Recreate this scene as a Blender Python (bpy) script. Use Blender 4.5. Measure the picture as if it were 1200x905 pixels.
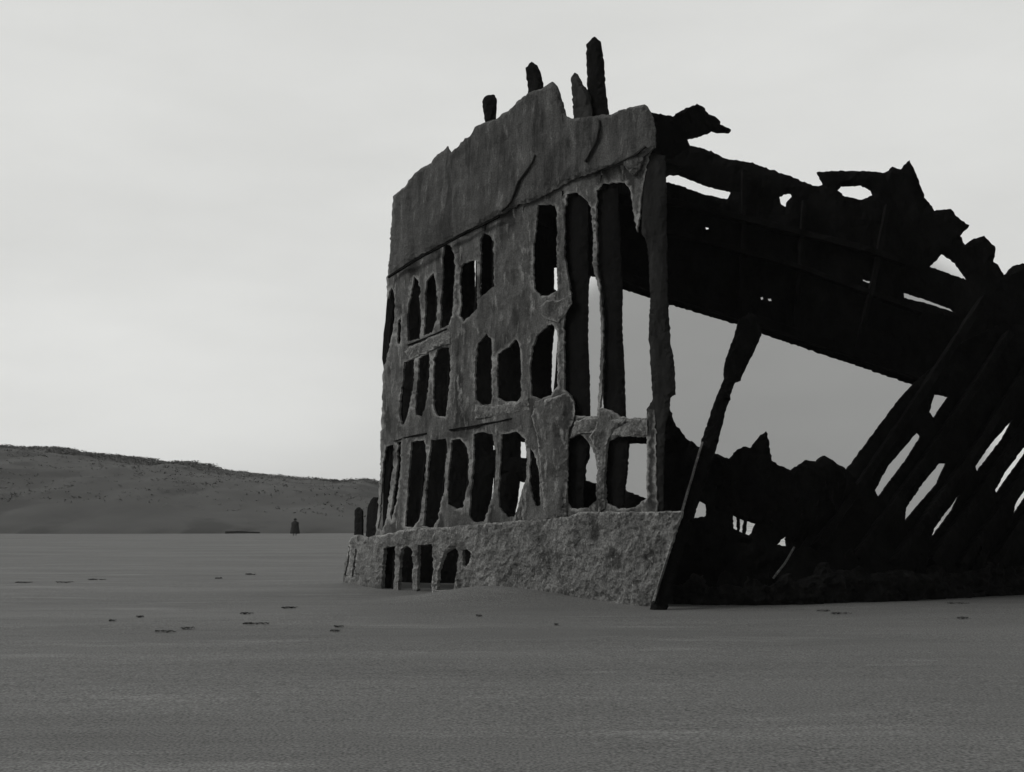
import bpy, bmesh, math, random
from mathutils import Vector, Matrix, noise
from mathutils.geometry import delaunay_2d_cdt

random.seed(7)
R = math.radians
scene = bpy.context.scene
for o in list(bpy.data.objects):
    bpy.data.objects.remove(o)

# ------------------------------------------------------------ camera
F_PX, W, H = 1300.0, 1200.0, 905.0
HORIZON, EYE = 611.0, 1.6
PITCH = math.atan((HORIZON - H / 2) / F_PX)
cam_d = bpy.data.cameras.new('camera')
cam_d.sensor_width = 36
cam_d.lens = F_PX / W * 36
cam_d.clip_end = 20000
cam = bpy.data.objects.new('camera', cam_d)
scene.collection.objects.link(cam)
cam.location = (0, 0, EYE)
cam.rotation_euler = (R(90) + PITCH, 0, 0)
scene.camera = cam

# ------------------------------------------------------------ world: overcast sky
SUN_EL, SUN_AZ = R(38), R(-98)      # azimuth from +Y, clockwise
world = bpy.data.worlds.new('World')
scene.world = world
world.use_nodes = True
nt = world.node_tree
nt.nodes.clear()
N, L = nt.nodes.new, nt.links.new
out = N('ShaderNodeOutputWorld')
bg = N('ShaderNodeBackground')
bg.inputs['Strength'].default_value = 0.1
L(bg.outputs[0], out.inputs[0])
sky = N('ShaderNodeTexSky')
sky.sky_type = 'NISHITA'
sky.sun_disc = False
sky.sun_elevation = SUN_EL
sky.sun_rotation = SUN_AZ
sky.air_density = 2.0
sky.dust_density = 6.0
bw = N('ShaderNodeRGBToBW')
L(sky.outputs[0], bw.inputs[0])


def wmath(op, a, b=None, c=None, clamp=False):
    n = N('ShaderNodeMath')
    n.operation = op
    n.use_clamp = clamp
    for i, v in enumerate((a, b, c)):
        if v is None:
            continue
        if isinstance(v, (int, float)):
            n.inputs[i].default_value = v
        else:
            L(v, n.inputs[i])
    return n.outputs[0]


def wrange(v, a, b, c, d, smooth=True):
    n = N('ShaderNodeMapRange')
    n.interpolation_type = 'SMOOTHSTEP' if smooth else 'LINEAR'
    L(v, n.inputs[0])
    for i, k in enumerate((a, b, c, d)):
        n.inputs[i + 1].default_value = k
    return n.outputs[0]


tc = N('ShaderNodeTexCoord')
sep = N('ShaderNodeSeparateXYZ')
L(tc.outputs['Generated'], sep.inputs[0])
DX, DY, DZ = sep.outputs
cl = N('ShaderNodeTexNoise')
cl.inputs['Scale'].default_value = 2.4
cl.inputs['Detail'].default_value = 6
cl.inputs['Roughness'].default_value = .55
mp = N('ShaderNodeMapping')
mp.inputs['Scale'].default_value = (1, 1, 3.2)
L(tc.outputs['Generated'], mp.inputs[0])
L(mp.outputs[0], cl.inputs['Vector'])
cloud = wrange(cl.outputs['Fac'], .3, .7, .94, 1.04)
# luminous cloud deck: brighter toward the sea and the left, dull behind the camera
side = wmath('ADD', wmath('MULTIPLY', DX, -.45), wmath('MULTIPLY', DY, .9))
side = wrange(side, -.35, .55, .17, 1.0)
elev = wrange(DZ, .0, .45, .96, 1.04)
deck_v = wmath('MULTIPLY', wmath('MULTIPLY', cloud, side), wmath('MULTIPLY', elev, 7.35))
# darker cloud bank low over the sea
az = wmath('ARCTAN2', DX, DY)
ce = wmath('POWER', wmath('ABSOLUTE', wmath('DIVIDE', wmath('SUBTRACT', az, .222), .19)), 4.0)
cz = wmath('POWER', wmath('ABSOLUTE', wmath('DIVIDE', wmath('SUBTRACT', DZ, .10), .135)), 4.0)
rr = wmath('ADD', wmath('ADD', ce, cz), wmath('MULTIPLY', wmath('SUBTRACT', cl.outputs['Fac'], .5), .5))
bank = wrange(rr, .65, 1.2, .41, 1.0)
gx = wmath('POWER', wmath('DIVIDE', wmath('ADD', az, .36), .30), 2.0)
gz = wmath('POWER', wmath('DIVIDE', wmath('SUBTRACT', DZ, .10), .15), 2.0)
glow = wrange(wmath('ADD', gx, gz), 0, 1.2, 1.13, 1.0)
val = wmath('MULTIPLY', wmath('MULTIPLY', deck_v, bank), glow)
mix = N('ShaderNodeMix')
mix.data_type = 'FLOAT'
mix.inputs['Factor'].default_value = .9
L(bw.outputs[0], mix.inputs['A'])
L(val, mix.inputs['B'])
comb = N('ShaderNodeCombineColor')
L(wmath('MULTIPLY', mix.outputs['Result'], .992), comb.inputs[0])
L(mix.outputs['Result'], comb.inputs[1])
L(wmath('MULTIPLY', mix.outputs['Result'], .978), comb.inputs[2])
L(comb.outputs[0], bg.inputs['Color'])

# ------------------------------------------------------------ sun (behind cloud)
sd = bpy.data.lights.new('sun', 'SUN')
sd.energy = 1.0
sd.angle = R(16)
sd.color = (1, .985, .96)
sun = bpy.data.objects.new('sun', sd)
scene.collection.objects.link(sun)
sv = Vector((math.sin(SUN_AZ) * math.cos(SUN_EL), math.cos(SUN_AZ) * math.cos(SUN_EL), math.sin(SUN_EL)))
sun.rotation_euler = (-sv).to_track_quat('-Z', 'Y').to_euler()

vs = scene.view_settings
vs.view_transform = 'Standard'
vs.look = 'None'
vs.gamma = 1
vs.use_curve_mapping = False
vs.exposure = 0.0


# ------------------------------------------------------------ materials
def gray(v):
    return (v, v * 1.004, v * .985, 1)


def material(name, lo, hi, scale=(1, 1, 1), freq=2.0, rough=.85, bumps=((30, .3),), detail=8,
             spots=None, pale=None, edge=None, spec=.3, grain=0.0, grain_scale=400):
    m = bpy.data.materials.new(name)
    m.use_nodes = True
    t = m.node_tree
    b = t.nodes['Principled BSDF']
    b.inputs['Roughness'].default_value = rough
    b.inputs['Specular IOR Level'].default_value = spec
    co = t.nodes.new('ShaderNodeTexCoord')
    mp = t.nodes.new('ShaderNodeMapping')
    mp.inputs['Scale'].default_value = scale
    t.links.new(co.outputs['Object'], mp.inputs[0])
    n1 = t.nodes.new('ShaderNodeTexNoise')
    n1.inputs['Scale'].default_value = freq
    n1.inputs['Detail'].default_value = detail
    n1.inputs['Roughness'].default_value = .62
    t.links.new(mp.outputs[0], n1.inputs['Vector'])
    cr = t.nodes.new('ShaderNodeValToRGB')
    cr.color_ramp.elements[0].position = .3
    cr.color_ramp.elements[0].color = gray(lo)
    cr.color_ramp.elements[1].position = .72
    cr.color_ramp.elements[1].color = gray(hi)
    t.links.new(n1.outputs['Fac'], cr.inputs[0])
    col = cr.outputs[0]
    if spots:       # (scale, threshold, value)
        n2 = t.nodes.new('ShaderNodeTexNoise')
        n2.inputs['Scale'].default_value = spots[0]
        n2.inputs['Detail'].default_value = 5
        t.links.new(mp.outputs[0] if edge else co.outputs['Object'], n2.inputs['Vector'])
        mr = t.nodes.new('ShaderNodeMapRange')
        t.links.new(n2.outputs['Fac'], mr.inputs[0])
        mr.inputs[1].default_value = spots[1]
        mr.inputs[2].default_value = spots[1] + .08
        mx = t.nodes.new('ShaderNodeMix')
        mx.data_type = 'RGBA'
        t.links.new(mr.outputs[0], mx.inputs['Factor'])
        t.links.new(col, mx.inputs['A'])
        mx.inputs['B'].default_value = gray(spots[2])
        col = mx.outputs['Result']
    if pale:        # (scale, threshold, value): light concretion
        n2 = t.nodes.new('ShaderNodeTexNoise')
        n2.inputs['Scale'].default_value = pale[0]
        n2.inputs['Detail'].default_value = 7
        n2.inputs['Roughness'].default_value = .7
        t.links.new(mp.outputs[0], n2.inputs['Vector'])
        mr = t.nodes.new('ShaderNodeMapRange')
        t.links.new(n2.outputs['Fac'], mr.inputs[0])
        mr.inputs[1].default_value = pale[1]
        mr.inputs[2].default_value = pale[1] + .12
        mx = t.nodes.new('ShaderNodeMix')
        mx.data_type = 'RGBA'
        t.links.new(mr.outputs[0], mx.inputs['Factor'])
        t.links.new(col, mx.inputs['A'])
        mx.inputs['B'].default_value = gray(pale[2])
        col = mx.outputs['Result']
    if edge:        # flaking edges of the holes
        at_ = t.nodes.new('ShaderNodeAttribute')
        at_.attribute_name = 'edge'
        n2 = t.nodes.new('ShaderNodeTexNoise')
        n2.inputs['Scale'].default_value = 1.4
        n2.inputs['Detail'].default_value = 6
        t.links.new(co.outputs['Object'], n2.inputs['Vector'])
        mr = t.nodes.new('ShaderNodeMapRange')
        t.links.new(n2.outputs['Fac'], mr.inputs[0])
        mr.inputs[1].default_value = .38
        mr.inputs[2].default_value = .6
        mu = t.nodes.new('ShaderNodeMath')
        mu.operation = 'MULTIPLY'
        t.links.new(at_.outputs['Fac'], mu.inputs[0])
        t.links.new(mr.outputs[0], mu.inputs[1])
        mx = t.nodes.new('ShaderNodeMix')
        mx.data_type = 'RGBA'
        t.links.new(mu.outputs[0], mx.inputs['Factor'])
        t.links.new(col, mx.inputs['A'])
        mx.inputs['B'].default_value = gray(edge)
        col = mx.outputs['Result']
    if grain:
        n3 = t.nodes.new('ShaderNodeTexNoise')
        n3.inputs['Scale'].default_value = grain_scale
        n3.inputs['Detail'].default_value = 2
        t.links.new(co.outputs['Object'], n3.inputs['Vector'])
        mr = t.nodes.new('ShaderNodeMapRange')
        t.links.new(n3.outputs['Fac'], mr.inputs[0])
        mr.inputs[1].default_value = .3
        mr.inputs[2].default_value = .7
        mr.inputs[3].default_value = 1 - grain
        mr.inputs[4].default_value = 1 + grain
        mx = t.nodes.new('ShaderNodeVectorMath')
        mx.operation = 'SCALE'
        t.links.new(col, mx.inputs[0])
        t.links.new(mr.outputs[0], mx.inputs['Scale'])
        col = mx.outputs[0]
    t.links.new(col, b.inputs['Base Color'])
    prev = None
    for fr, st in bumps:
        nb = t.nodes.new('ShaderNodeTexNoise')
        nb.inputs['Scale'].default_value = fr
        nb.inputs['Detail'].default_value = 6
        t.links.new(mp.outputs[0] if fr < 60 else co.outputs['Object'], nb.inputs['Vector'])
        bp = t.nodes.new('ShaderNodeBump')
        bp.inputs['Strength'].default_value = st
        bp.inputs['Distance'].default_value = 1.0 / fr
        t.links.new(nb.outputs['Fac'], bp.inputs['Height'])
        if prev:
            t.links.new(prev.outputs[0], bp.inputs['Normal'])
        prev = bp
    if prev:
        t.links.new(prev.outputs[0], b.inputs['Normal'])
    return m


M_plate = material('rusted_plate', .046, .155, (1, 1, .32), 3.4, .85, ((6, .3), (28, .45)), spots=(2.0, .53, .034), pale=(6, .55, .28), edge=.36, grain=.3, grain_scale=28)
M_bulwark = material('streaked_plate', .045, .105, (2.0, 2.0, .5), 1.5, .8, ((2.5, .25), (18, .35)), spots=(1.1, .54, .032), pale=(3, .58, .17), edge=.13, grain=.35, grain_scale=30)
M_crust = material('barnacled_plate', .08, .26, (1, 1, .6), 2.6, .95, ((9, .55), (34, .8)), spots=(2.2, .58, .065), pale=(12, .57, .34), edge=.42, grain=.4, grain_scale=24)
M_dark = material('shaded_rust', .004, .012, (1, 1, .6), 2.5, .9, ((8, .5),), spec=.06)  # rust copy with the shade inside the hull put into its near-black colour
M_stub = material('dark_scale', .024, .06, (1, 1, .5), 3, .9, ((9, .5),), spec=.1)
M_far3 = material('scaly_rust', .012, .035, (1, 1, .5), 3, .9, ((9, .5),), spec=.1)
M_weed = material('mussel_crust', .006, .03, (1, 1, 1), 3.5, .95, ((9, .9), (30, .7)), spec=.06)
M_sand = material('wet_sand', .128, .185, (.22, 1, 1), .35, .85, ((1.4, .22), (9, .16), (95, .45)), spots=(26, .70, .07), pale=(.9, .56, .215), grain=.55, grain_scale=42, spec=.3)
M_hill = material('dune_scrub', .095, .135, (1, 1, 1), .06, .95, (), spots=(.09, .54, .082), spec=.1)
M_leaf = material('scrub_leaves', .15, .20, (1, 1, 1), .08, .95, (), spec=.1)
M_kelp = material('kelp', .05, .11, (1, 1, 1), 9, .6, ((30, .5),))
M_wood = material('driftwood', .06, .12, (1, 1, 1), 4, .9, ((20, .5),))
M_cloth = material('dark_cloth', .02, .04, (1, 1, 1), 6, .9, ())
M_skin = material('skin', .25, .3, (1, 1, 1), 6, .7, ())


# ------------------------------------------------------------ geometry helpers
cp, sp = math.cos(PITCH), math.sin(PITCH)


def ray(px, py):
    """direction through a point of the picture, scaled so that its Y is 1"""
    a, b = (px - W / 2) / F_PX, (H / 2 - py) / F_PX
    y, z = cp - b * sp, sp + b * cp
    return Vector((a / y, 1, z / y))


def interp(tab):
    def f(u):
        if u <= tab[0][0]:
            (a, p), (b, q) = tab[0], tab[1]
        elif u >= tab[-1][0]:
            (a, p), (b, q) = tab[-2], tab[-1]
        else:
            for k in range(len(tab) - 1):
                if u <= tab[k + 1][0]:
                    (a, p), (b, q) = tab[k], tab[k + 1]
                    break
        return p + (q - p) * (u - a) / (b - a)
    return f


def smooth_tab(pts):
    """pts: (picture column on the horizon, depth) -> smooth plan curve depth(u)"""
    t = [((x - 600) / F_PX, y) for x, y in pts]
    f = interp(t)
    lo, hi = t[0][0], t[-1][0]
    tab = []
    for k in range(61):
        u = lo + (hi - lo) * k / 60
        w = .02
        tab.append((u, (f(u - w) + 2 * f(u) + f(u + w)) / 4))
    return interp(tab)


g_near = smooth_tab([(395, 30.6), (420, 28.9), (447, 27.1), (560, 24.6), (680, 22.7), (770, 21.45), (830, 20.9)])
g_far = smooth_tab([(400, 31.2), (450, 29.8), (600, 28.6), (780, 27.2), (1000, 26.4), (1200, 26.4), (1320, 27.2)])
g_low = smooth_tab([(740, 22.2), (800, 21.9), (930, 21.8), (1060, 22.9), (1200, 25.0), (1320, 27.0)])


def normal(g, u):
    """horizontal inward normal of a plan curve"""
    e = 1e-3
    a = Vector(((u - e) * g(u - e), g(u - e)))
    b = Vector(((u + e) * g(u + e), g(u + e)))
    tt = (b - a).normalized()
    return Vector((-tt.y, tt.x, 0))


def on(g, px, py, off=0.0):
    """the point where the sight line meets the vertical surface with plan curve g set back by off"""
    d = ray(px, py)
    p = Vector((0, 0, EYE)) + d * g(d.x)
    if off:
        p += d * (off / max(.3, normal(g, d.x).dot(Vector((d.x, 1, 0)))))
    return p


def inside(p, poly):
    x, y = p
    c = False
    j = len(poly) - 1
    for i in range(len(poly)):
        xi, yi = poly[i]
        xj, yj = poly[j]
        if (yi > y) != (yj > y) and x < (xj - xi) * (y - yi) / (yj - yi) + xi:
            c = not c
        j = i
    return c


def n3(x, y, z=0.0):
    return noise.noise(Vector((x, y, z)))


def rough_poly(poly, step, amp, seed):
    res = []
    n = len(poly)
    for i in range(n):
        a, b = Vector(poly[i]), Vector(poly[(i + 1) % n])
        k = max(1, int((b - a).length / step))
        for j in range(k):
            p = a.lerp(b, j / k) + Vector((random.uniform(-.4, .4), random.uniform(-.4, .4))) * amp * .8
            q = p + Vector((n3(p.x * .22, p.y * .22, seed) + .6 * n3(p.x * .6, p.y * .6, seed + 9),
                            n3(p.x * .22, p.y * .22, seed + 31) + .6 * n3(p.x * .6, p.y * .6, seed + 41))) * amp
            res.append((q.x, q.y))
    return res


def link(name, me, m=None, parent=None):
    o = bpy.data.objects.new(name, me)
    scene.collection.objects.link(o)
    if m:
        me.materials.append(m)
    if parent:
        o.parent = parent
        o.matrix_parent_inverse = Matrix.Translation(-Vector(parent.location))
    return o


def from_bm(name, bm, m, parent=None, smooth=False):
    bmesh.ops.recalc_face_normals(bm, faces=bm.faces)
    me = bpy.data.meshes.new(name)
    bm.to_mesh(me)
    bm.free()
    if smooth:
        me.shade_smooth()
    return link(name, me, m, parent)


SEED = [0]


def sheet(name, outline, holes, g, off, th, m, parent, grid=5.0, amp=1.3, relief=.03, rel_freq=1.6, step=2.6,
          round_=.35, shift=None, fine=.35, place=None):
    """a corroded plate: traced outline and holes carried to its real surface, thickness th, uneven front"""
    SEED[0] += 13
    sd_ = SEED[0]
    po = rough_poly(outline, step, amp, sd_)
    ph = [rough_poly(h, step * .8, amp * .75, sd_ + 3 * k + 1) for k, h in enumerate(holes)]
    verts, edges = [], []
    for poly in [po] + ph:
        s = len(verts)
        verts += [Vector(p) for p in poly]
        edges += [(s + i, s + (i + 1) % len(poly)) for i in range(len(poly))]
    nb = len(verts)
    xs = [p[0] for p in po]
    ys = [p[1] for p in po]
    x = min(xs)
    cells = {}
    for v in verts:
        cells.setdefault((int(v.x // grid), int(v.y // grid)), []).append(v)
    row = 0
    y = min(ys)
    while y < max(ys):
        x = min(xs) + (grid / 2 if row % 2 else 0)
        while x < max(xs):
            p = (x + random.uniform(-.3, .3) * grid, y + random.uniform(-.3, .3) * grid)
            if inside(p, po) and not any(inside(p, h) for h in ph):
                cx, cy = int(p[0] // grid), int(p[1] // grid)
                pv = Vector(p)
                ok = True
                for i in (-1, 0, 1):
                    for j in (-1, 0, 1):
                        for q in cells.get((cx + i, cy + j), ()):
                            if (q - pv).length < grid * .4:
                                ok = False
                if ok:
                    verts.append(pv)
            x += grid
        y += grid * .87
        row += 1
    r = delaunay_2d_cdt(verts, edges, [], 0, 1e-4)
    V, Fc = r[0], r[2]
    keep = []
    for f in Fc:
        c = sum((V[i] for i in f), Vector((0, 0))) / len(f)
        if inside(c, po) and not any(inside(c, h) for h in ph):
            keep.append(f)
    ecount = {}
    for f in keep:
        for i in range(len(f)):
            a, b = f[i], f[(i + 1) % len(f)]
            ecount.setdefault((min(a, b), max(a, b)), []).append((a, b))
    bverts = set()
    bed = [v[0] for v in ecount.values() if len(v) == 1]
    for a, b in bed:
        bverts.add(a)
        bverts.add(b)
    used = sorted({i for f in keep for i in f})
    fr, bk = {}, {}
    bm = bmesh.new()
    lay = bm.verts.layers.float.new('edge')
    for i in used:
        px, py = V[i]
        so = off + (shift(px, py) if shift else 0)
        if place:
            p = place(px, py)
            nrm = Vector((0, 1, 0))
        else:
            p = on(g, px, py, so)
            nrm = normal(g, ray(px, py).x)
        q = p + nrm * th
        rel = relief * (noise.fractal(p * rel_freq, 1.0, 2.0, 4) + fine * noise.noise(p * rel_freq * 6))
        if i in bverts:
            rel = rel * .5 + th * round_
        bk[i] = bm.verts.new(q + nrm * (-th * round_ * .5 if i in bverts else relief * .5 * noise.noise(p * 2 + Vector((9, 0, 0)))))
        fr[i] = bm.verts.new(p + nrm * rel)
        if i in bverts:
            fr[i][lay] = 1.0
            bk[i][lay] = 1.0
    for f in keep:
        bm.faces.new([fr[i] for i in f])
        bm.faces.new([bk[i] for i in reversed(f)])
    for a, b in bed:
        bm.faces.new([fr[b], fr[a], bk[a], bk[b]])
    return from_bm(name, bm, m, parent)


def bar_bm(bm, pts, w, d, side, jit=.12, seg=.25, taper=1.0, seed=0.0):
    """a rough rectangular bar along 3-D points; w across, d along 'side'"""
    P = []
    for a, b in zip(pts, pts[1:]):
        k = max(1, int((b - a).length / seg))
        P += [a.lerp(b, j / k) for j in range(k)]
    P.append(pts[-1])
    prev = None
    side = Vector(side).normalized()
    for i, p in enumerate(P):
        t = (P[min(i + 1, len(P) - 1)] - P[max(i - 1, 0)]).normalized()
        s = (side - t * side.dot(t)).normalized()
        c = t.cross(s)
        kf = 1 + (taper - 1) * i / max(1, len(P) - 1)
        ring = []
        for k, (e, f) in enumerate(((-.42, -.5), (.42, -.5), (.5, -.42), (.5, .42), (.42, .5), (-.42, .5), (-.5, .42), (-.5, -.42))):
            j1 = 1 + jit * 2 * n3(p.x * 3 + k, p.y * 3 + seed, p.z * 3)
            ring.append(bm.verts.new(p + c * (e * w * kf * j1) + s * (f * d * kf * j1)))
        if prev:
            for k in range(8):
                bm.faces.new([prev[k], prev[(k + 1) % 8], ring[(k + 1) % 8], ring[k]])
        else:
            bm.faces.new(ring[::-1])
        prev = ring
    bm.faces.new(prev)


def bar(name, pts, w, d, side, m, parent, **kw):
    bm = bmesh.new()
    bar_bm(bm, [Vector(p) for p in pts], w, d, side, **kw)
    return from_bm(name, bm, m, parent)


def props(o, label=None, cat=None, group=None, kind=None):
    for k, v in (('label', label), ('category', cat), ('group', group), ('kind', kind)):
        if v:
            o[k] = v
    return o


def empty(name, loc):
    e = bpy.data.objects.new(name, None)
    scene.collection.objects.link(e)
    e.location = loc
    return e


def ground_z(x, y):
    z = .035 * n3(x * .12, y * .12) + .02 * n3(x * .45, y * .3, 3)
    z += .008 * n3(x * 1.6, y * 2.6, 7)
    # drift heaped against the near plating
    z += .29 * math.exp(-((x + .45) / 1.5) ** 2 - ((y - 22.9) / 1.0) ** 2)
    # scour in front of the open end
    z -= .05 * math.exp(-((x - 4) / 3) ** 2 - ((y - 21) / .8) ** 2)
    return z * min(1, 60 / max(60, y))


def at(px, py):
    """where the sight line meets the sand"""
    d = ray(px, py)
    Y = -EYE / d.z
    return Vector((d.x * Y, Y, ground_z(d.x * Y, Y)))


# ------------------------------------------------------------ the setting
def axis(dense_lo, dense_hi, st, lo, hi):
    a = []
    v = dense_lo
    while v <= dense_hi:
        a.append(v)
        v += st
    s, v = st, dense_hi
    while v < hi:
        s *= 1.22
        v += s
        a.append(min(v, hi))
    s, v = st, dense_lo
    while v > lo:
        s *= 1.22
        v -= s
        a.insert(0, max(v, lo))
    return a


bm = bmesh.new()
AX = axis(-14, 15, .22, -1500, 1500)
AY = axis(5, 33, .22, -600, 2400)
gv = [[bm.verts.new((x, y, ground_z(x, y))) for x in AX] for y in AY]
for j in range(len(AY) - 1):
    for i in range(len(AX) - 1):
        bm.faces.new([gv[j][i], gv[j][i + 1], gv[j + 1][i + 1], gv[j + 1][i]])
beach = from_bm('beach_sand', bm, M_sand, None, True)
props(beach, kind='structure')

# sea beyond the wreck, with surf
Msea = bpy.data.materials.new('surf')
Msea.use_nodes = True
t = Msea.node_tree
b = t.nodes['Principled BSDF']
b.inputs['Roughness'].default_value = .25
co = t.nodes.new('ShaderNodeTexCoord')
mp_ = t.nodes.new('ShaderNodeMapping')
mp_.inputs['Scale'].default_value = (.02, .1, 1)
nn = t.nodes.new('ShaderNodeTexNoise')
nn.inputs['Scale'].default_value = 1.0
nn.inputs['Detail'].default_value = 9
cr = t.nodes.new('ShaderNodeValToRGB')
cr.color_ramp.elements[0].position = .36
cr.color_ramp.elements[0].color = gray(.12)
cr.color_ramp.elements[1].position = .5
cr.color_ramp.elements[1].color = gray(.7)
t.links.new(co.outputs['Object'], mp_.inputs[0])
t.links.new(mp_.outputs[0], nn.inputs['Vector'])
t.links.new(nn.outputs['Fac'], cr.inputs[0])
t.links.new(cr.outputs[0], b.inputs['Base Color'])
bp = t.nodes.new('ShaderNodeBump')
bp.inputs['Strength'].default_value = .4
bp.inputs['Distance'].default_value = .5
t.links.new(nn.outputs['Fac'], bp.inputs['Height'])
t.links.new(bp.outputs[0], b.inputs['Normal'])
bm = bmesh.new()
shore = [(3, 60), (9, 57), (30, 58), (120, 52), (600, 20), (1500, -100), (1500, 2400), (60, 2400), (10, 900), (-4, 250), (-2, 120)]
bm.faces.new([bm.verts.new((x, y, .06)) for x, y in shore])
sea = from_bm('sea', bm, Msea)
props(sea, kind='structure')

# the long scrub-covered dune ridge, left, falling away behind the wreck
HY = 235.0
prof = interp([(-900, 500), (-500, 505), (-200, 515), (0, 522), (35, 523), (60, 526), (90, 527), (105, 532), (135, 534),
               (165, 538), (200, 543), (225, 541), (245, 544), (268, 550), (300, 554), (330, 557), (370, 561), (400, 563),
               (440, 562), (480, 575), (530, 592), (570, 604), (600, 612), (640, 617)])


def ridge_h(x, y):
    px = 600 + F_PX * x / HY
    top = EYE + (HORIZON - prof(px) - 4) / F_PX * HY
    base = 142 + 14 * n3(x * .012, 3.3) + max(0, (px - 300)) * .05
    s = (y - base) / (HY - base)
    if s < 0:
        return -1.0
    k = math.sin(min(s, 1.0) * math.pi / 2) ** .85 if s < 1 else max(0, 1 - ((y - HY) / 160.0) ** 2 * .9)
    z = top * k
    z += (.9 * n3(x * .03, y * .04, 5) + .55 * n3(x * .12, y * .14, 8) + .3 * n3(x * .4, y * .4, 2)) * min(1, s * 4) * min(1, max(0, top) / 4)
    return z if s < 1.8 else min(z, -.5)


bm = bmesh.new()
hx = [-420 + 1.3 * i for i in range(int(430 / 1.3))]
hy = [134 + 2.0 * j for j in range(130)]
hv = [[bm.verts.new((x, y, ridge_h(x, y))) for x in hx] for y in hy]
for j in range(len(hy) - 1):
    for i in range(len(hx) - 1):
        bm.faces.new([hv[j][i], hv[j][i + 1], hv[j + 1][i + 1], hv[j + 1][i]])
hill = from_bm('dune_ridge', bm, M_hill, None, True)
props(hill, kind='structure')

# thin sea haze over the whole beach
bm = bmesh.new()
bmesh.ops.create_cube(bm, size=1, matrix=Matrix.Translation((0, 900, 14)) @ Matrix.Diagonal((3100, 3200, 32, 1)))
Mh = bpy.data.materials.new('sea_haze')
Mh.use_nodes = True
t = Mh.node_tree
t.nodes.remove(t.nodes['Principled BSDF'])
pv = t.nodes.new('ShaderNodeVolumePrincipled')
pv.inputs['Color'].default_value = (.9, .9, .89, 1)
pv.inputs['Density'].default_value = .00026
pv.inputs['Anisotropy'].default_value = .2
t.links.new(pv.outputs[0], t.nodes['Material Output'].inputs['Volume'])
haze = from_bm('haze', bm, Mh)
props(haze, kind='stuff')

# scrub on the ridge: too many bushes to count, one mass
bm = bmesh.new()
for k in range(8000):
    y = random.uniform(160, 248) if k % 5 == 0 else random.uniform(218, 242)
    px = random.uniform(-60, 600)
    x = (px - 600) / F_PX * y
    z = ridge_h(x, y)
    if z < .6:
        continue
    s = random.uniform(.25, .6) * (1.15 if n3(x * .05, y * .05, 11) > 0 else .7)
    for q in range(7):
        c = Vector((x + random.gauss(0, s * .6), y + random.gauss(0, s * .6), z + random.uniform(0, .75) * s))
        a = [c + Vector((random.uniform(-1, 1), random.uniform(-1, 1), random.uniform(-.6, .6))) * s * .55 for _ in range(3)]
        bm.faces.new([bm.verts.new(v) for v in a])
scrub = from_bm('dune_scrub', bm, M_leaf)
props(scrub, 'low dark scrub covering the long dune ridge at left', 'scrub', kind='stuff')

# ------------------------------------------------------------ the wreck
wreck = empty('shipwreck', (3.0, 24.0, 0.0))
props(wreck, 'rusted bow of a wrecked iron ship standing in the sand, plating full of holes', 'shipwreck')

# --- bulwark: the solid top strake
top_line = [(459.8, 231), (465, 225), (472, 220), (481, 207), (492, 197), (504, 190.5), (507, 184), (518, 176), (522.4, 170.7),
            (527, 178.4), (533, 173), (543, 163), (550, 159.6), (555, 149.7), (567, 143), (582.5, 138.6), (589, 132),
            (594.6, 129.8), (601, 123), (613, 112), (620, 108), (636, 103), (640, 99), (646, 96), (651.7, 99), (656, 115), (661.8, 136.3),
            (669.8, 137.8), (686, 137), (715, 133.5), (735, 126), (755, 122), (762.3, 132), (766.6, 149), (766.6, 172), (752, 184)]
seam = [(752, 190), (745, 202), (741, 206), (729, 192), (700.5, 200), (672, 209), (643, 225), (622, 236), (605, 240), (589, 249), (547, 269),
        (505, 291), (480, 305), (455, 322)]
sheet('bulwark_plating', top_line + seam + [(454, 310), (455.4, 290), (457, 260)], [], g_near, -.10, .09, M_bulwark, wreck,
      grid=4.5, relief=.06, rel_freq=.8, fine=.25)
# cracks where the strake has begun to peel
for ln in ([(588, 248), (599, 238), (604, 224), (608, 213), (618, 201), (624, 190), (627, 181)], [(703, 141), (703, 152), (699, 166), (692, 179), (686, 190)],
           [(700, 200), (722, 192), (745, 182), (757, 172)]):
    bar('crack_lip', [on(g_near, x, y, -.118) for x, y in ln], .02, .05, (.7, .7, 0), M_stub, wreck, jit=.7, seg=.08)
# seam strip
bar('seam_strip', [on(g_near, x, y, -.13) for x, y in ((455, 325), (480, 309), (505, 295), (547, 272), (585, 254))], .05, .05, (0, 0, 1),
    M_dark, wreck, jit=.3)

for ln in ([(462, 517), (480, 512), (500, 508)], [(527, 504), (560, 499), (600, 491)], [(478, 405), (500, 396), (524, 386)]):
    bar('seam_strip', [on(g_near, x, y, -.012) for x, y in ln], .025, .035, (0, 0, 1), M_dark, wreck, jit=.5, seg=.1)

# --- middle strakes: the lattice
mid_out = [(455, 306), (505, 275), (547, 252), (600, 225), (643, 205), (700, 185), (752, 172), (762, 176),
           (757, 196), (751, 232), (749, 250), (746, 272), (742, 250), (738, 222), (731, 214), (718, 214), (706, 216), (699, 224),
           (698, 250), (699, 290), (700, 322), (704, 345), (706, 375), (706, 430), (703.5, 478),
           (710.5, 479.5), (724, 486), (732.6, 490), (757, 490), (758, 478), (766, 480), (768, 520), (768, 560), (770, 600),
           (772, 622), (600, 628), (520, 632), (438, 640), (441.5, 600), (444.5, 560), (445.5, 530), (445.5, 500), (447, 470), (448, 437),
           (454, 412), (458.7, 392), (462, 370), (463, 348), (458, 337), (452.5, 350), (453, 325)]
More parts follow.
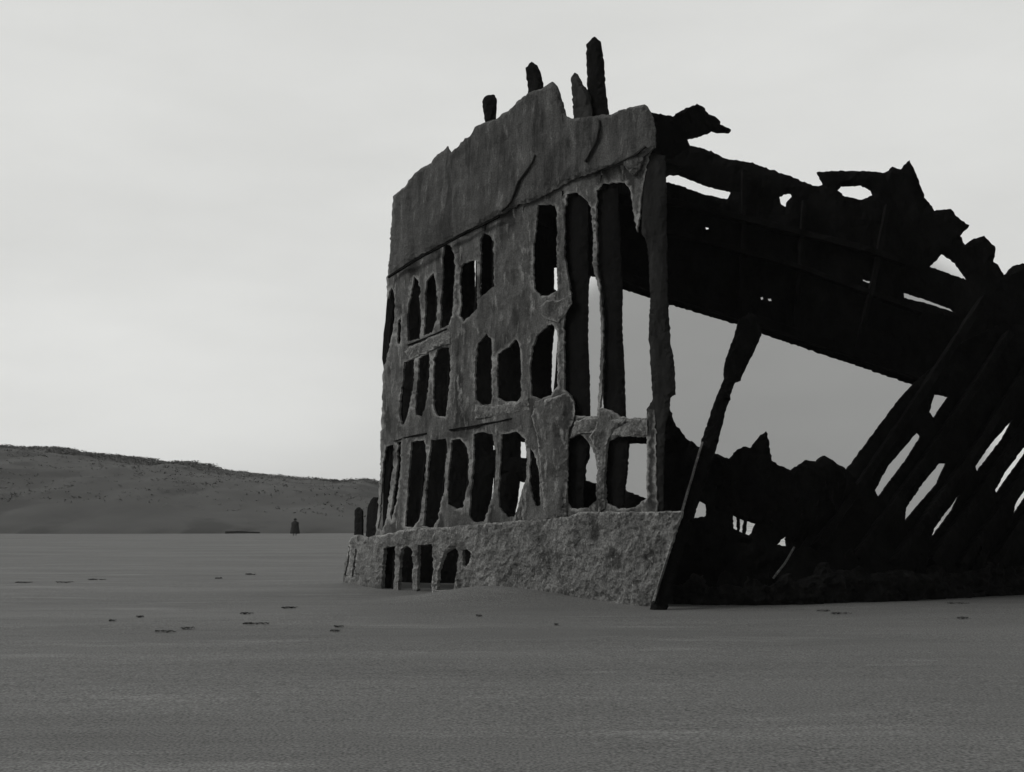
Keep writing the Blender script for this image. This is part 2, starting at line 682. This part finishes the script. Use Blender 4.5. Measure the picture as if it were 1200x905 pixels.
# the plating right of the frame columns is gone between the bulwark and the cross strake
mid_holes = [
    [(466.5, 375), (469.8, 370.5), (468, 403), (464.5, 403)],
    [(485, 324), (488.6, 328.5), (493, 341.8), (490.3, 348.4), (492, 357), (493, 375), (491, 397), (477.5, 400), (476.4, 383.8), (477.5, 359), (482, 337)],
    [(507, 319.7), (509, 326), (512.4, 348), (510.7, 375), (506, 390), (495.6, 393), (497.3, 375), (498, 355), (497, 344), (499.5, 328.5)],
    [(519.5, 287.6), (527, 287), (532.2, 297.6), (533, 315), (530.5, 348), (529.4, 370.5), (525, 381.5), (515, 385), (516.2, 352.8), (518.5, 326), (517.5, 304)],
    [(539, 313), (542.7, 308.6), (555, 305), (558, 306.4), (558.6, 326), (558.6, 361.7), (555, 366), (542.7, 377), (537.5, 370.5), (539.5, 357), (538.5, 333)],
    [(566, 273), (573.6, 275.5), (577.6, 284), (577.6, 335), (562.6, 349.5), (561.5, 341.8), (562.9, 304), (562.6, 282)],
    [(629.8, 240), (649.7, 240), (652, 248.7), (652, 312.8), (652, 340.4), (642, 346), (633, 347), (625.4, 339), (624, 297), (627.6, 264)],
    [(664, 227), (675, 225.5), (688, 235), (692, 244), (695, 275), (694, 308), (697, 326), (702, 345), (703.5, 375), (703.5, 400), (702, 450),
     (699, 487), (690, 488), (671, 487), (672, 473), (668.5, 464), (661, 457), (660, 380), (662, 363), (668, 344), (666, 330), (661, 300), (661, 250)],
    [(473, 424), (485, 420), (484.6, 446), (481.2, 468), (477, 486), (472, 499), (467.8, 490.5), (468, 473), (470.7, 446)],
    [(490, 420), (502.2, 413), (503, 424), (502, 450.7), (498, 477), (494, 488), (486, 486), (486.5, 468), (489, 446)],
    [(512.7, 408.7), (526, 406.5), (527.2, 424), (526.5, 446), (523.5, 477), (521.5, 488), (512.7, 488), (507.5, 479), (506.5, 457), (507.6, 431), (507, 422)],
    [(559, 403), (570, 391), (575.2, 397.7), (575.8, 435), (576, 464), (574, 474), (563.5, 475), (557, 468), (555.8, 446), (557, 420)],
    [(582.5, 414.7), (595.7, 406), (604.6, 397), (608.6, 403.6), (610, 423.5), (610, 464), (606.6, 470.6), (592, 470.6), (583, 466), (581.6, 446), (582, 424)],
    [(628.7, 393), (642, 381), (646, 379), (652, 388), (653, 402), (653, 453), (645, 463), (633, 468), (622, 464), (620, 435), (623, 409)],
    [(452, 523.7), (461, 521), (460, 547.5), (456, 574), (452, 608.5), (446.5, 624.5), (442.7, 619), (445, 592.6), (447.5, 561), (448, 539.6)],
    [(465.6, 518), (469.6, 517), (469, 547.5), (464, 587), (458, 611), (457, 603), (460.6, 576.7), (464.4, 547.5)],
    [(481.5, 518), (497.4, 515.7), (499.4, 537), (496.7, 566), (491.5, 608.5), (482.8, 619), (473.6, 616.5), (476, 587), (478.9, 550)],
    [(505, 515.7), (522, 514), (524, 526), (520.5, 547.5), (519.5, 574), (512.5, 608.5), (506.7, 619), (496, 616.5), (498.4, 579), (502, 537)],
    [(528.5, 515.7), (538.5, 514), (546.2, 523.7), (549.3, 539.6), (548.3, 566), (542, 595), (533, 596.6), (524, 590), (524, 566), (526.4, 537)],
    [(554, 508.8), (563, 506), (576, 508.8), (580.7, 529), (580, 557.7), (578, 575), (571, 598), (567, 612), (553, 612), (549.2, 603.6), (551, 575), (554, 546)],
    [(587, 509), (606, 506), (615, 514.6), (617, 534.7), (616, 560), (610, 580), (603, 605), (594.6, 606.5), (584, 595), (583, 575), (585.5, 546)],
    [(620.5, 526), (624.7, 529), (631.5, 555), (632.5, 592), (627.6, 593.6), (623, 583.5), (620, 566)],
    [(664.5, 514.6), (678, 509), (686.5, 514.6), (696.6, 532), (699.4, 549), (698, 586), (689, 595), (669, 596.5), (663.5, 589), (662.5, 546)],
    [(712, 517.5), (724, 511), (757, 512), (757.5, 546), (757, 583.5), (744, 595), (724, 596.5), (710, 589), (708.5, 560.5), (710, 534.7)],
]
sheet('hull_plating', mid_out, mid_holes, g_near, 0, .065, M_plate, wreck, grid=4.2, amp=1.5, relief=.03, rel_freq=1.6, round_=.2)

# --- lower strake: thick crusted plating with its ledge
low_out = [(410, 630), (418, 627), (430, 630), (440, 628), (447, 627), (475, 620.5), (497, 619), (520, 618), (549, 615), (575, 613), (597.5, 612),
           (630, 609), (663.5, 606), (678, 599.5), (720, 600), (760, 600), (798.5, 599), (790, 626), (780, 655), (770, 688), (763, 720),
           (700, 735), (600, 725), (445, 712), (402, 700), (401, 677), (405, 652)]
low_holes = [
    [(449.7, 641.7), (463, 640), (462, 661.6), (460, 695), (445.7, 695), (447, 661.6)],
    [(469, 643), (475, 639), (482.4, 643), (483.4, 661.6), (481.5, 695), (465, 695), (466.6, 661.6)],
    [(489, 639), (506, 637), (506.7, 661.6), (505, 695), (488, 695), (488.4, 661.6)],
    [(520, 648), (533, 641.7), (536, 648), (534.6, 669.5), (530.6, 692), (510.7, 692), (513, 667)],
    [(541, 645.7), (546.5, 643), (551, 648), (549, 657.6), (545, 665.6), (541, 663)],
    [(409, 640), (411, 640), (404.5, 677), (402.5, 677)],
    [(416, 643), (418, 643), (414, 677), (411, 677)],
]
sheet('lower_plating', low_out, low_holes, g_near, -.12, .12, M_crust, wreck, grid=3.2, amp=1.5, relief=.045, rel_freq=1.8, round_=.15, fine=.8)

# --- cross strake above the two big windows at the near end (thicker web plates at joints)
sheet('web_plate', [(655, 352), (668, 344), (669, 356), (662, 366), (653, 378), (636, 372), (628, 362), (640, 352)], [], g_near, -.05, .06, M_plate, wreck, grid=3, relief=.04)
sheet('web_plate', [(626, 470), (648, 466), (664, 460), (671, 470), (672, 487), (665, 506), (664, 560), (662, 606), (636, 608), (634, 560), (628, 510), (622, 488)], [],
      g_near, -.06, .07, M_plate, wreck, grid=3.2, relief=.05)
sheet('web_plate', [(702, 480), (712, 482), (716, 492), (732, 494), (716, 506), (710, 520), (707, 560), (708, 596), (700, 600), (701, 556), (698, 530), (690, 512), (698, 498)], [],
      g_near, -.05, .06, M_plate, wreck, grid=3, relief=.05)

for poly in ([(473, 413), (480, 406), (492, 401), (506, 394), (516, 389), (526, 384), (527, 402), (516, 405), (503, 411), (490, 417), (478, 421)],
             [(556, 474), (572, 477), (592, 473), (612, 470), (618, 466), (620, 480), (596, 484), (570, 489), (557, 490)],
             [(672, 494), (690, 489), (700, 490), (703, 505), (690, 508), (676, 508), (668, 514)],
             [(716, 491), (733, 492), (757, 492), (758, 510), (732, 511), (717, 510)]):
    sheet('crusted_ledge', poly, [], g_near, -.035, .05, M_crust, wreck, grid=3, amp=1.5, relief=.035, rel_freq=3)

# --- frames (ribs) standing behind the near plating
inw = Vector((.70, .71, 0))
for pl in ([(476, 306), (473, 400), (468, 500), (458, 560), (452, 618)],
           [(496, 300), (494, 400), (487, 430), (483, 490), (474, 520), (466, 615), (462, 690)],
           [(515, 290), (513, 380), (505, 420), (501, 480), (502, 520), (497, 560), (493, 615), (485, 690)],
           [(536, 285), (533, 370), (529, 410), (525, 480), (526, 520), (522, 560), (517, 612), (508, 690)],
           [(561, 272), (560, 340), (556, 400), (552, 470), (551, 520), (550, 560), (546, 612), (538, 690)],
           [(580, 262), (579, 400), (579, 470), (583, 530), (581, 600), (576, 690)],
           [(620, 242), (617, 340), (614, 400), (614, 470), (620, 530), (618, 600), (610, 690)],
           [(657, 226), (657, 340), (657, 400), (650, 480), (642, 560), (640, 690)]):
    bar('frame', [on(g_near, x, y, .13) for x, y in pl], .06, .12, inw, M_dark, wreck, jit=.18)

# free-standing frames where the plating is gone
sheet('frame', [(664, 215), (680, 215), (688, 240), (688, 330), (687, 400), (689, 440), (690, 500), (688, 520), (684, 550), (682, 600), (662, 600), (664, 520), (668, 480),
                (662, 440), (662, 380), (666, 330), (663, 280)], [], g_near, .12, .08, M_dark, wreck, grid=6, relief=.01, amp=.8)
sheet('frame', [(702, 200), (722, 200), (724, 260), (728, 330), (727, 380), (730, 440), (732, 500), (734, 520), (733, 546), (730, 575), (729, 600), (706, 600), (709, 540),
                (707, 500), (704, 430), (705, 375), (703, 345), (700, 300), (700, 240)], [], g_near, .10, .08, M_dark, wreck, grid=6, relief=.01, amp=.8)
sheet('frame', [(752, 176), (778, 182), (779, 205), (780, 280), (781, 350), (784, 400), (789.5, 430), (789.5, 462), (784, 466), (783, 480), (778, 500), (776, 560), (776, 604), (770, 606), (767, 560), (766, 500), (758, 492), (757, 480), (764, 468), (762, 440), (759.5, 390), (761, 345),
                (759, 300), (757, 284), (751, 272)], [], g_near, .02, .08, M_far3, wreck, grid=6, relief=.02, amp=1.0)
# inner beam with the two low windows
sheet('inner_stringer', [(655, 500), (770, 500), (770, 612), (655, 612)],
      [[(688, 519), (695, 529), (703, 549), (703, 569), (683, 562.5), (683, 546), (687, 537.6)],
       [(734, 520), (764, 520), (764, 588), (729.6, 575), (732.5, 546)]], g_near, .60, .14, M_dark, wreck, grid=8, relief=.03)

# stem: the dark post along the outer left edge
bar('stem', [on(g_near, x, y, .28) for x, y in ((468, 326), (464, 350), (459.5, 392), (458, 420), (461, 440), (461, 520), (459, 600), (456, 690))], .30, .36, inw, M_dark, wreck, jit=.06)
sheet('frame', [(413.5, 640), (414.5, 598), (417, 595), (419, 594.5), (423, 599), (423.5, 640)], [], g_near, 0, .08, M_dark, wreck, grid=4, amp=.5, relief=.01)
sheet('frame', [(427, 640), (428.5, 605), (430.3, 592.6), (433, 586), (436.4, 582.5), (441, 583), (441, 640)], [], g_near, 0, .08, M_dark, wreck, grid=4, amp=.5, relief=.01)

# stanchions sticking up behind the bulwark
for poly in ([(568, 155), (563.7, 116.5), (568, 111), (576, 110), (579, 115.4), (577.6, 155)],
             [(618, 130), (617, 107.6), (614.4, 79), (621.5, 71.7), (626, 75), (630, 81.8), (634, 102), (634, 130)],
             [(687, 155), (687.6, 135), (686.5, 100), (685.6, 51.6), (694.8, 42.4), (700.5, 47.3), (703, 60), (705, 71.7), (706, 98), (710.6, 133.5), (711, 155)]):
    sheet('stanchion', poly, [], g_near, .16, .12, M_dark, wreck, grid=5, amp=.9, relief=.02)
sheet('stanchion', [(671, 190), (671, 135), (667, 89), (671.8, 83.8), (676, 89), (681, 99), (688, 108), (692, 135), (692, 190)], [], g_near, .04, .12, M_stub, wreck,
      grid=4, relief=.03)

# --- far side of the hull: full height forward, only its upper strakes aft
far_fwd = [(464, 330), (480, 292), (520, 262), (600, 215), (660, 190), (700, 170), (700, 300), (690, 326), (686, 345), (686, 400), (680, 480), (672, 560), (690, 566), (760, 588), (800, 600), (800, 720),
           (452, 712), (464, 560), (466, 430)]
far_fwd_holes = [
    [(554.6, 303), (563, 303), (562, 371), (556, 366)],
    [(648.3, 313), (655, 313), (655, 343), (648, 338)],
    [(649, 384), (656, 384), (657, 456), (646.4, 468), (645, 453), (646, 413)],
    [(576.5, 522), (582.5, 522), (582.5, 527), (577, 527)],
    [(577, 560), (584, 558), (583, 575), (577, 612), (569, 614), (573.5, 592)],
    [(609, 517.5), (619, 519), (619, 537.6), (609, 536)],
    [(608, 564), (617, 566), (611, 592), (604, 610), (601, 608), (605, 590)],
]
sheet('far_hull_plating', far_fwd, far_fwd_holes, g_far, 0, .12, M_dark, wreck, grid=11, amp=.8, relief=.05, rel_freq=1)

far_up = [(690, 150), (740, 150), (772, 158), (800, 163), (806.6, 169), (833, 176), (852, 185.6), (882.6, 189.8), (915.7, 202), (955.8, 217.4), (965, 216),
          (957.5, 201), (977.6, 198.7), (1011, 200), (1038, 201.4), (1046.7, 194.5), (1056, 198.7), (1066.8, 186), (1074, 203), (1086, 233),
          (1096.4, 245.6), (1115.7, 244), (1124, 255), (1137.8, 263.6), (1126, 276), (1131.8, 286.5), (1143.4, 278.8), (1154.4, 275.5),
          (1168, 288.5), (1165.5, 306.4), (1171, 310.6), (1178, 323), (1190, 310.6), (1200, 308), (1215, 316), (1240, 330), (1262, 352), (1290, 380), (1300, 430),
          (1280, 470), (1220, 470), (1150, 475), (1111, 463), (1070, 450), (1010, 429.5), (950, 410), (893, 390.4), (865.5, 380), (783.6, 356), (741, 342), (728, 338), (700, 326), (690, 322)]
far_up_holes = [
    [(778, 208), (784, 204), (795, 204), (827, 217), (856, 224), (853, 232.6), (827, 228), (801, 218), (781, 212.5)],
    [(914, 230), (919, 227), (927, 225.7), (928, 230), (922.6, 235), (920, 242), (915, 238)],
    [(981.8, 222), (987, 217.5), (1011, 216), (1022, 222), (1024, 227.7), (1011, 233), (991, 229)],
    [(1091, 312), (1106, 296.7), (1121, 307.8), (1135, 327), (1110, 319)],
    [(1010.8, 325.7), (1027, 331), (1028, 334.6), (1012, 329)],
    [(1060.5, 342.3), (1082.6, 349), (1115.7, 361), (1120.7, 366), (1082.6, 354), (1060.5, 348)],
    [(891, 348), (894, 347), (895, 350), (892, 351)],
    [(900, 349.5), (903.5, 349), (904, 352), (901, 352.5)],
    [(826.5, 265), (830, 265.5), (831, 268), (827.5, 268)],
]
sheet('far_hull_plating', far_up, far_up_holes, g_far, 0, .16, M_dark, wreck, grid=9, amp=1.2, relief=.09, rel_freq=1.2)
# plate curling out over the open end
sheet('bent_plate', [(752, 128), (761, 131), (772, 132), (787, 135), (800, 127), (815.5, 120.5), (821, 124), (827, 132), (832, 133), (838.4, 136.3), (840, 143.5), (853, 149), (850, 153.6),
                     (830, 152), (812.6, 158), (801, 160.8), (804, 168), (780, 184), (752, 186)], [], g_near, .5, .25, M_dark, wreck, grid=5, relief=.12, rel_freq=1.5,
      shift=lambda x, y: (x - 752) * .02)
# stringers and frames riveted to the inside of the far hull
for pl, w in (([(700, 312), (783, 344), (893, 378), (1000, 414), (1095, 446)], .22), ([(700, 242), (790, 238), (900, 264), (1010, 292), (1060, 308)], .16),
              ([(735, 262), (830, 284), (930, 312), (1080, 366)], .12)):
    bar('stringer', [on(g_far, x, y, -.16) for x, y in pl], w, .26, (0, 1, 0), M_dark, wreck, jit=.12)
for x0, y0, x1, y1 in ((872, 200, 866, 372), (942, 236, 930, 392), (1040, 240, 1004, 412)):
    bar('frame', [on(g_far, x0, y0, -.12), on(g_far, (x0 + x1) / 2 + 2, (y0 + y1) / 2, -.12), on(g_far, x1, y1, -.12)], .1, .2, (0, 1, 0), M_dark, wreck, jit=.2)

# deck added between the two sides to darken the interior, and its beams
bm = bmesh.new()
KN = 26
rows = []
for k in range(KN + 1):
    s = k / KN
    xa = 458 + (752 - 458) * s
    ya = 300 + (181 - 300) * s
    xf = 468 + (800 - 468) * s
    yf = 318 + (196 - 318) * s
    a, f = on(g_near, xa, ya, .02), on(g_far, xf, yf, -.02)
    rows.append([a.lerp(f, j / 8) + Vector((0, 0, .04 * n3(k * .5, j * .7))) for j in range(9)])
for dz in (0, .09):
    vv = [[bm.verts.new(p + Vector((0, 0, -dz))) for p in r_] for r_ in rows]
    for k in range(KN):
        for j in range(8):
            bm.faces.new([vv[k][j], vv[k + 1][j], vv[k + 1][j + 1], vv[k][j + 1]] if dz else [vv[k][j + 1], vv[k + 1][j + 1], vv[k + 1][j], vv[k][j]])
    if dz:
        pass
me_rim = vv
from_bm('deck', bm, M_dark, wreck)
for k in range(2, KN, 4):
    bar('deck_beam', [rows[k][0] - Vector((0, 0, .25)), rows[k][8] - Vector((0, 0, .25))], .12, .26, (0, 0, 1), M_dark, wreck, jit=.15)

# --- leaning ribs of the far side at the right
def lean(off):
    def f(px, py):
        d = ray(px, py)
        k = max(0, min(1, (py - 330) / 370.0))
        Y = g_far(d.x) * (1 - k) + (g_low(d.x) + .35) * k - .35 + off
        return Vector((0, 0, EYE)) + d * Y
    return f


rib_out = [(1073, 448), (1056, 466), (1027.8, 503.8), (1006.6, 532), (992.4, 550.8), (975, 590), (940, 640), (905, 676), (885, 725), (1300, 725), (1310, 560), (1300, 420), (1200, 380), (1172, 380), (1130, 400)]
rib_holes = [
    [(1096.7, 461.3), (1112, 465), (1095, 489.6), (1090, 482.5)],
    [(1075.5, 506.6), (1080, 511.5), (1062, 540), (1029.6, 583), (1026, 574.5), (1042, 546)],
    [(1102, 543), (1109.8, 543), (1098.5, 567.4), (1060.7, 611.6), (1063, 595.7), (1084.4, 563.9)],
    [(1126, 578.7), (1116, 599), (1093, 630), (1095, 620)],
    [(1188, 490.7), (1176, 514), (1146, 552.6), (1144.5, 546), (1162, 521)],
    [(1204, 521), (1204, 529), (1169, 578), (1167.5, 574.5), (1180, 551.5)],
    [(1210, 562), (1208, 574), (1188.7, 603.5), (1190.5, 592)],
    [(1248, 500), (1244, 520), (1212, 562), (1214, 550)],
]
sheet('rib_plating', rib_out, rib_holes, None, 0, .14, M_dark, wreck, grid=10, amp=.9, relief=.08, rel_freq=1.4, place=lean(0))
lean_f = lean(-.14)
for xm, ya, yb in ((1024, 350, 640), (1080, 392, 655), (1129, 400, 660), (1171, 405, 660), (1208, 430, 662), (1244, 450, 662)):
    pts = []
    for k in range(7):
        y = ya + (yb - ya) * k / 6
        pts.append(lean_f(xm - .69 * (y - 544) + (3.5 * math.cos((y - 544) / 90) - 3.5), y))
    bar('frame', pts, .15, .3, (0, 1, 0), M_dark, wreck, jit=.16)

# --- collapsed near side at the right: jagged low plating and crusted foot
rub_out = [(766, 478), (776, 470), (785, 479), (790, 495.5), (800, 508), (817, 522.7), (839, 531), (855, 537.5), (863, 529), (871.8, 522.8), (880, 525), (888.6, 514), (899, 504.7), (902, 520.7), (905.5, 539.6), (918, 546),
           (928.6, 551), (938, 546), (947.5, 539.6), (960, 541), (968.5, 534), (979, 539.6), (993.7, 550), (1006, 560), (1020, 600), (1060, 640), (1120, 650), (1200, 645), (1300, 650), (1310, 720),
           (1200, 718), (930, 732), (770, 732), (772, 700), (768, 640), (766, 560)]
rub_holes = [
    [(817, 586), (827.7, 592), (827.7, 604.7), (813, 607), (815, 592)],
    [(860, 604), (864.6, 606.5), (864.5, 622), (860, 620)],
    [(868, 608), (872.5, 610), (870.5, 624.5), (867, 623)],
    [(876.3, 611.5), (886, 614), (880, 628), (874.3, 625.8)],
    [(922, 627.8), (923.5, 640.4), (913, 639)],
]
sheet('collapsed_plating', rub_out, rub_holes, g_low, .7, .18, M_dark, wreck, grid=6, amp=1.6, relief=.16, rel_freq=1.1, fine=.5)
sheet('crusted_footing', [(772, 700), (782, 684), (800, 688), (812, 672), (824, 676), (830, 690), (856, 684), (872, 690), (880, 678), (905, 688), (926, 672), (934, 684), (960, 676), (972, 660),
                          (980, 672), (1010, 664), (1022, 676), (1060, 668), (1090, 676), (1104, 662), (1112, 674), (1150, 668), (1166, 654), (1176, 668), (1220, 660), (1240, 668), (1310, 655), (1310, 720),
                          (1200, 712), (1060, 722), (930, 735), (770, 735)], [], g_low, -.06, .3, M_weed, wreck, grid=4.5, amp=3.0, relief=.12, rel_freq=1.8, fine=.8, round_=.1)
for poly, o_ in (([(838, 715), (842, 676), (850, 668), (858, 674), (861, 715)], .02), ([(896, 715), (903, 664), (911, 676), (915, 715)], .1),
                 ([(985, 715), (992, 648), (1001, 642), (1008, 660), (1012, 715)], .0), ([(1062, 712), (1082, 648), (1090, 652), (1079, 712)], .05),
                 ([(1128, 708), (1152, 640), (1161, 646), (1146, 708)], .02), ([(1186, 706), (1206, 642), (1215, 650), (1204, 706)], .0)):
    sheet('broken_plate', poly, [], g_low, o_, .07, M_dark, wreck, grid=5, amp=1.6, relief=.05)
bar('bent_bar', [on(g_low, 931, 641, -.3), on(g_low, 920, 660, -.34), on(g_low, 906, 678, -.36)], .035, .035, (0, 1, 0), M_plate, wreck, jit=.1)

# --- the long beam leaning across the break
def prop_at(px, py):
    d = ray(px, py)
    return Vector((0, 0, EYE)) + d * (20.75 + (725 - py) / 355 * 2.5)


sheet('leaning_beam', [(865, 382), (868, 372), (880, 366), (890, 370), (893, 392), (885, 412), (876, 428), (869, 446), (862.6, 447), (850.8, 483), (839, 531), (815, 603), (796, 664),
                       (785, 706), (778, 730), (758, 730), (765.5, 705.5), (792, 621.5), (811, 558.5), (823.5, 516.5), (836, 478), (848.7, 445), (851, 424), (862, 392)],
      [], None, 0, .2, M_dark, wreck, grid=5, amp=1.1, relief=.03, place=prop_at)
bar('lit_flange', [prop_at(x, y) + Vector((-.01, -.03, 0)) for x, y in ((766, 705), (779, 664), (793, 621.5), (811, 560), (823, 519))], .035, .10, (0, 1, 0), M_crust, wreck, jit=.3)  # light along the beam's left edge, put into a pale crust colour


# ------------------------------------------------------------ person far down the beach
pp = at(345.5, 628)
per = empty('person', pp)
per.scale = (1.35, 1.3, 1.06)
props(per, 'person in a long dark coat standing far off on the sand below the dune', 'person')
me = bpy.data.meshes.new('body')
J = [((0, 0, .95), .15), ((0, 0, 1.2), .15), ((0, 0, 1.42), .13), ((0, 0, 1.53), .06), ((0, -.01, 1.62), .085), ((0, -.01, 1.72), .085),
     ((.18, 0, 1.40), .065), ((.24, .02, 1.15), .05), ((.22, -.06, .90), .04), ((.22, -.08, .82), .035),
     ((-.18, 0, 1.40), .065), ((-.24, .02, 1.15), .05), ((-.22, -.06, .90), .04), ((-.22, -.08, .82), .035),
     ((.1, 0, .88), .1), ((.11, -.01, .5), .07), ((.11, .02, .1), .05), ((.12, -.14, .04), .04),
     ((-.1, 0, .88), .1), ((-.11, -.01, .5), .07), ((-.11, .02, .1), .05), ((-.12, -.14, .04), .04)]
E = [(0, 1), (1, 2), (2, 3), (3, 4), (4, 5), (2, 6), (6, 7), (7, 8), (8, 9), (2, 10), (10, 11), (11, 12), (12, 13), (0, 14), (14, 15), (15, 16), (16, 17), (0, 18), (18, 19), (19, 20), (20, 21)]
me.from_pydata([v for v, r_ in J], E, [])
body = link('body', me, M_skin)
body.parent = per
mod = body.modifiers.new('skin', 'SKIN')
for k, (v, r_) in enumerate(J):
    me.skin_vertices[0].data[k].radius = (r_, r_)
me.skin_vertices[0].data[0].use_root = True
sub = body.modifiers.new('sub', 'SUBSURF')
sub.levels = sub.render_levels = 1


def lathe(name, prof_, m, parent, sx=1.0, sy=.7, seg=16, jit=.0):
    bm = bmesh.new()
    prev = None
    for r_, z in prof_:
        ring = [bm.verts.new((r_ * sx * math.cos(2 * math.pi * k / seg) * (1 + jit * math.sin(k * 3.1)), r_ * sy * math.sin(2 * math.pi * k / seg), z)) for k in range(seg)]
        if prev:
            for k in range(seg):
                bm.faces.new([prev[k], prev[(k + 1) % seg], ring[(k + 1) % seg], ring[k]])
        prev = ring
    bm.faces.new(prev)
    o = from_bm(name, bm, m, None, True)
    o.parent = parent
    return o


lathe('coat', [(.40, .22), (.41, .35), (.36, .7), (.31, 1.0), (.32, 1.25), (.30, 1.40), (.14, 1.5), (.1, 1.55)], M_cloth, per, jit=.04)
lathe('hair', [(.125, 1.60), (.13, 1.68), (.12, 1.76), (.07, 1.82), (.02, 1.84)], M_cloth, per, sy=1.0)

# ------------------------------------------------------------ driftwood at the foot of the dune
for px0, px1, py, lab in ((14, 82, 624.5, 'long dark driftwood line below the left end of the dune'), (196, 240, 625, 'short driftwood log midway along the foot of the dune'),
                          (264, 298, 625.5, 'driftwood log just left of the far person')):
    d0, d1 = ray(px0, py), ray(px1, py)
    Y = -EYE / d0.z * .99
    bm = bmesh.new()
    a, b_ = Vector((d0.x * Y, Y, .12)), Vector((d1.x * Y, Y + 3, .12))
    bar_bm(bm, [a, a.lerp(b_, .3) + Vector((0, 0, .12)), a.lerp(b_, .7) + Vector((0, 0, .02)), b_], .22, .25, (0, 0, 1), jit=.5, seg=.8, taper=.6)
    o = from_bm('driftwood', bm, M_wood)
    props(o, lab, 'driftwood', 'driftwood along the dune foot')

# ------------------------------------------------------------ kelp scraps on the sand
marks = [(27, 683.5, 26, 'thin kelp scrap at the far left edge of the beach'), (75, 684, 22, 'kelp strand right of the far left scrap'),
         (112, 679.5, 30, 'faint kelp strand on the sand below the dune, left'), (258, 678, 12, 'tiny kelp scrap below the far person, left one'),
         (291, 673.5, 26, 'kelp strand on the sand below and left of the far person'), (337, 713, 16, 'kelp scrap on the sand between person and wreck foot'),
         (133, 729, 9, 'small round kelp scrap at left of the darker clump'), (162, 724, 16, 'small dark kelp clump on the left sand'),
         (196, 742, 30, 'widest low kelp strand on the left sand'), (214, 738, 20, 'kelp strand just above the widest low strand'),
         (300, 733, 36, 'long dark kelp strand on the sand left of the wreck'), (292, 720, 24, 'faint kelp strand above the long dark one'),
         (390, 741, 14, 'kelp scrap in the sand below the wreck stem'), (396, 736, 10, 'smaller kelp scrap right beside the one below the stem'),
         (560, 722, 12, 'kelp scrap in front of the lower plating, left'), (655, 733, 12, 'kelp scrap in front of the lower plating, right'),
         (965, 715.5, 22, 'dark kelp strand before the crusted footing'), (985, 719.5, 26, 'lower kelp strand before the crusted footing'),
         (1120, 708, 22, 'kelp strand close to the crusted footing at right'), (1128, 726, 18, 'faint kelp strand on the sand at far right')]
for k, (px, py, wd, lab) in enumerate(marks):
    c = at(px, py)
    sc = c.y / F_PX
    Wm = wd * sc
    Dm = max(.05, min(.5, 1.3 * sc * c.y / EYE * .45)) * (1 if c.y > 12 else .3)
    bm = bmesh.new()
    for q in range(4 if wd > 12 else 3):
        x0 = random.uniform(-.5, .25) * Wm
        ln = random.uniform(.2, .5) * Wm
        yy = random.uniform(-.5, .5) * Dm
        pts = [Vector((x0 + ln * i / 6, yy + .35 * Dm * math.sin(i * 1.3 + k), .012 + .016 * abs(math.sin(i * 2.1 + q)))) for i in range(7)]
        bar_bm(bm, pts, .2 * Dm, .016, (0, 0, 1), jit=.7, seg=.08, taper=.5, seed=k + q * .37)
    o = from_bm('kelp', bm, M_kelp)
    o.location = c
    props(o, lab, 'kelp', 'kelp scraps strewn on the sand')
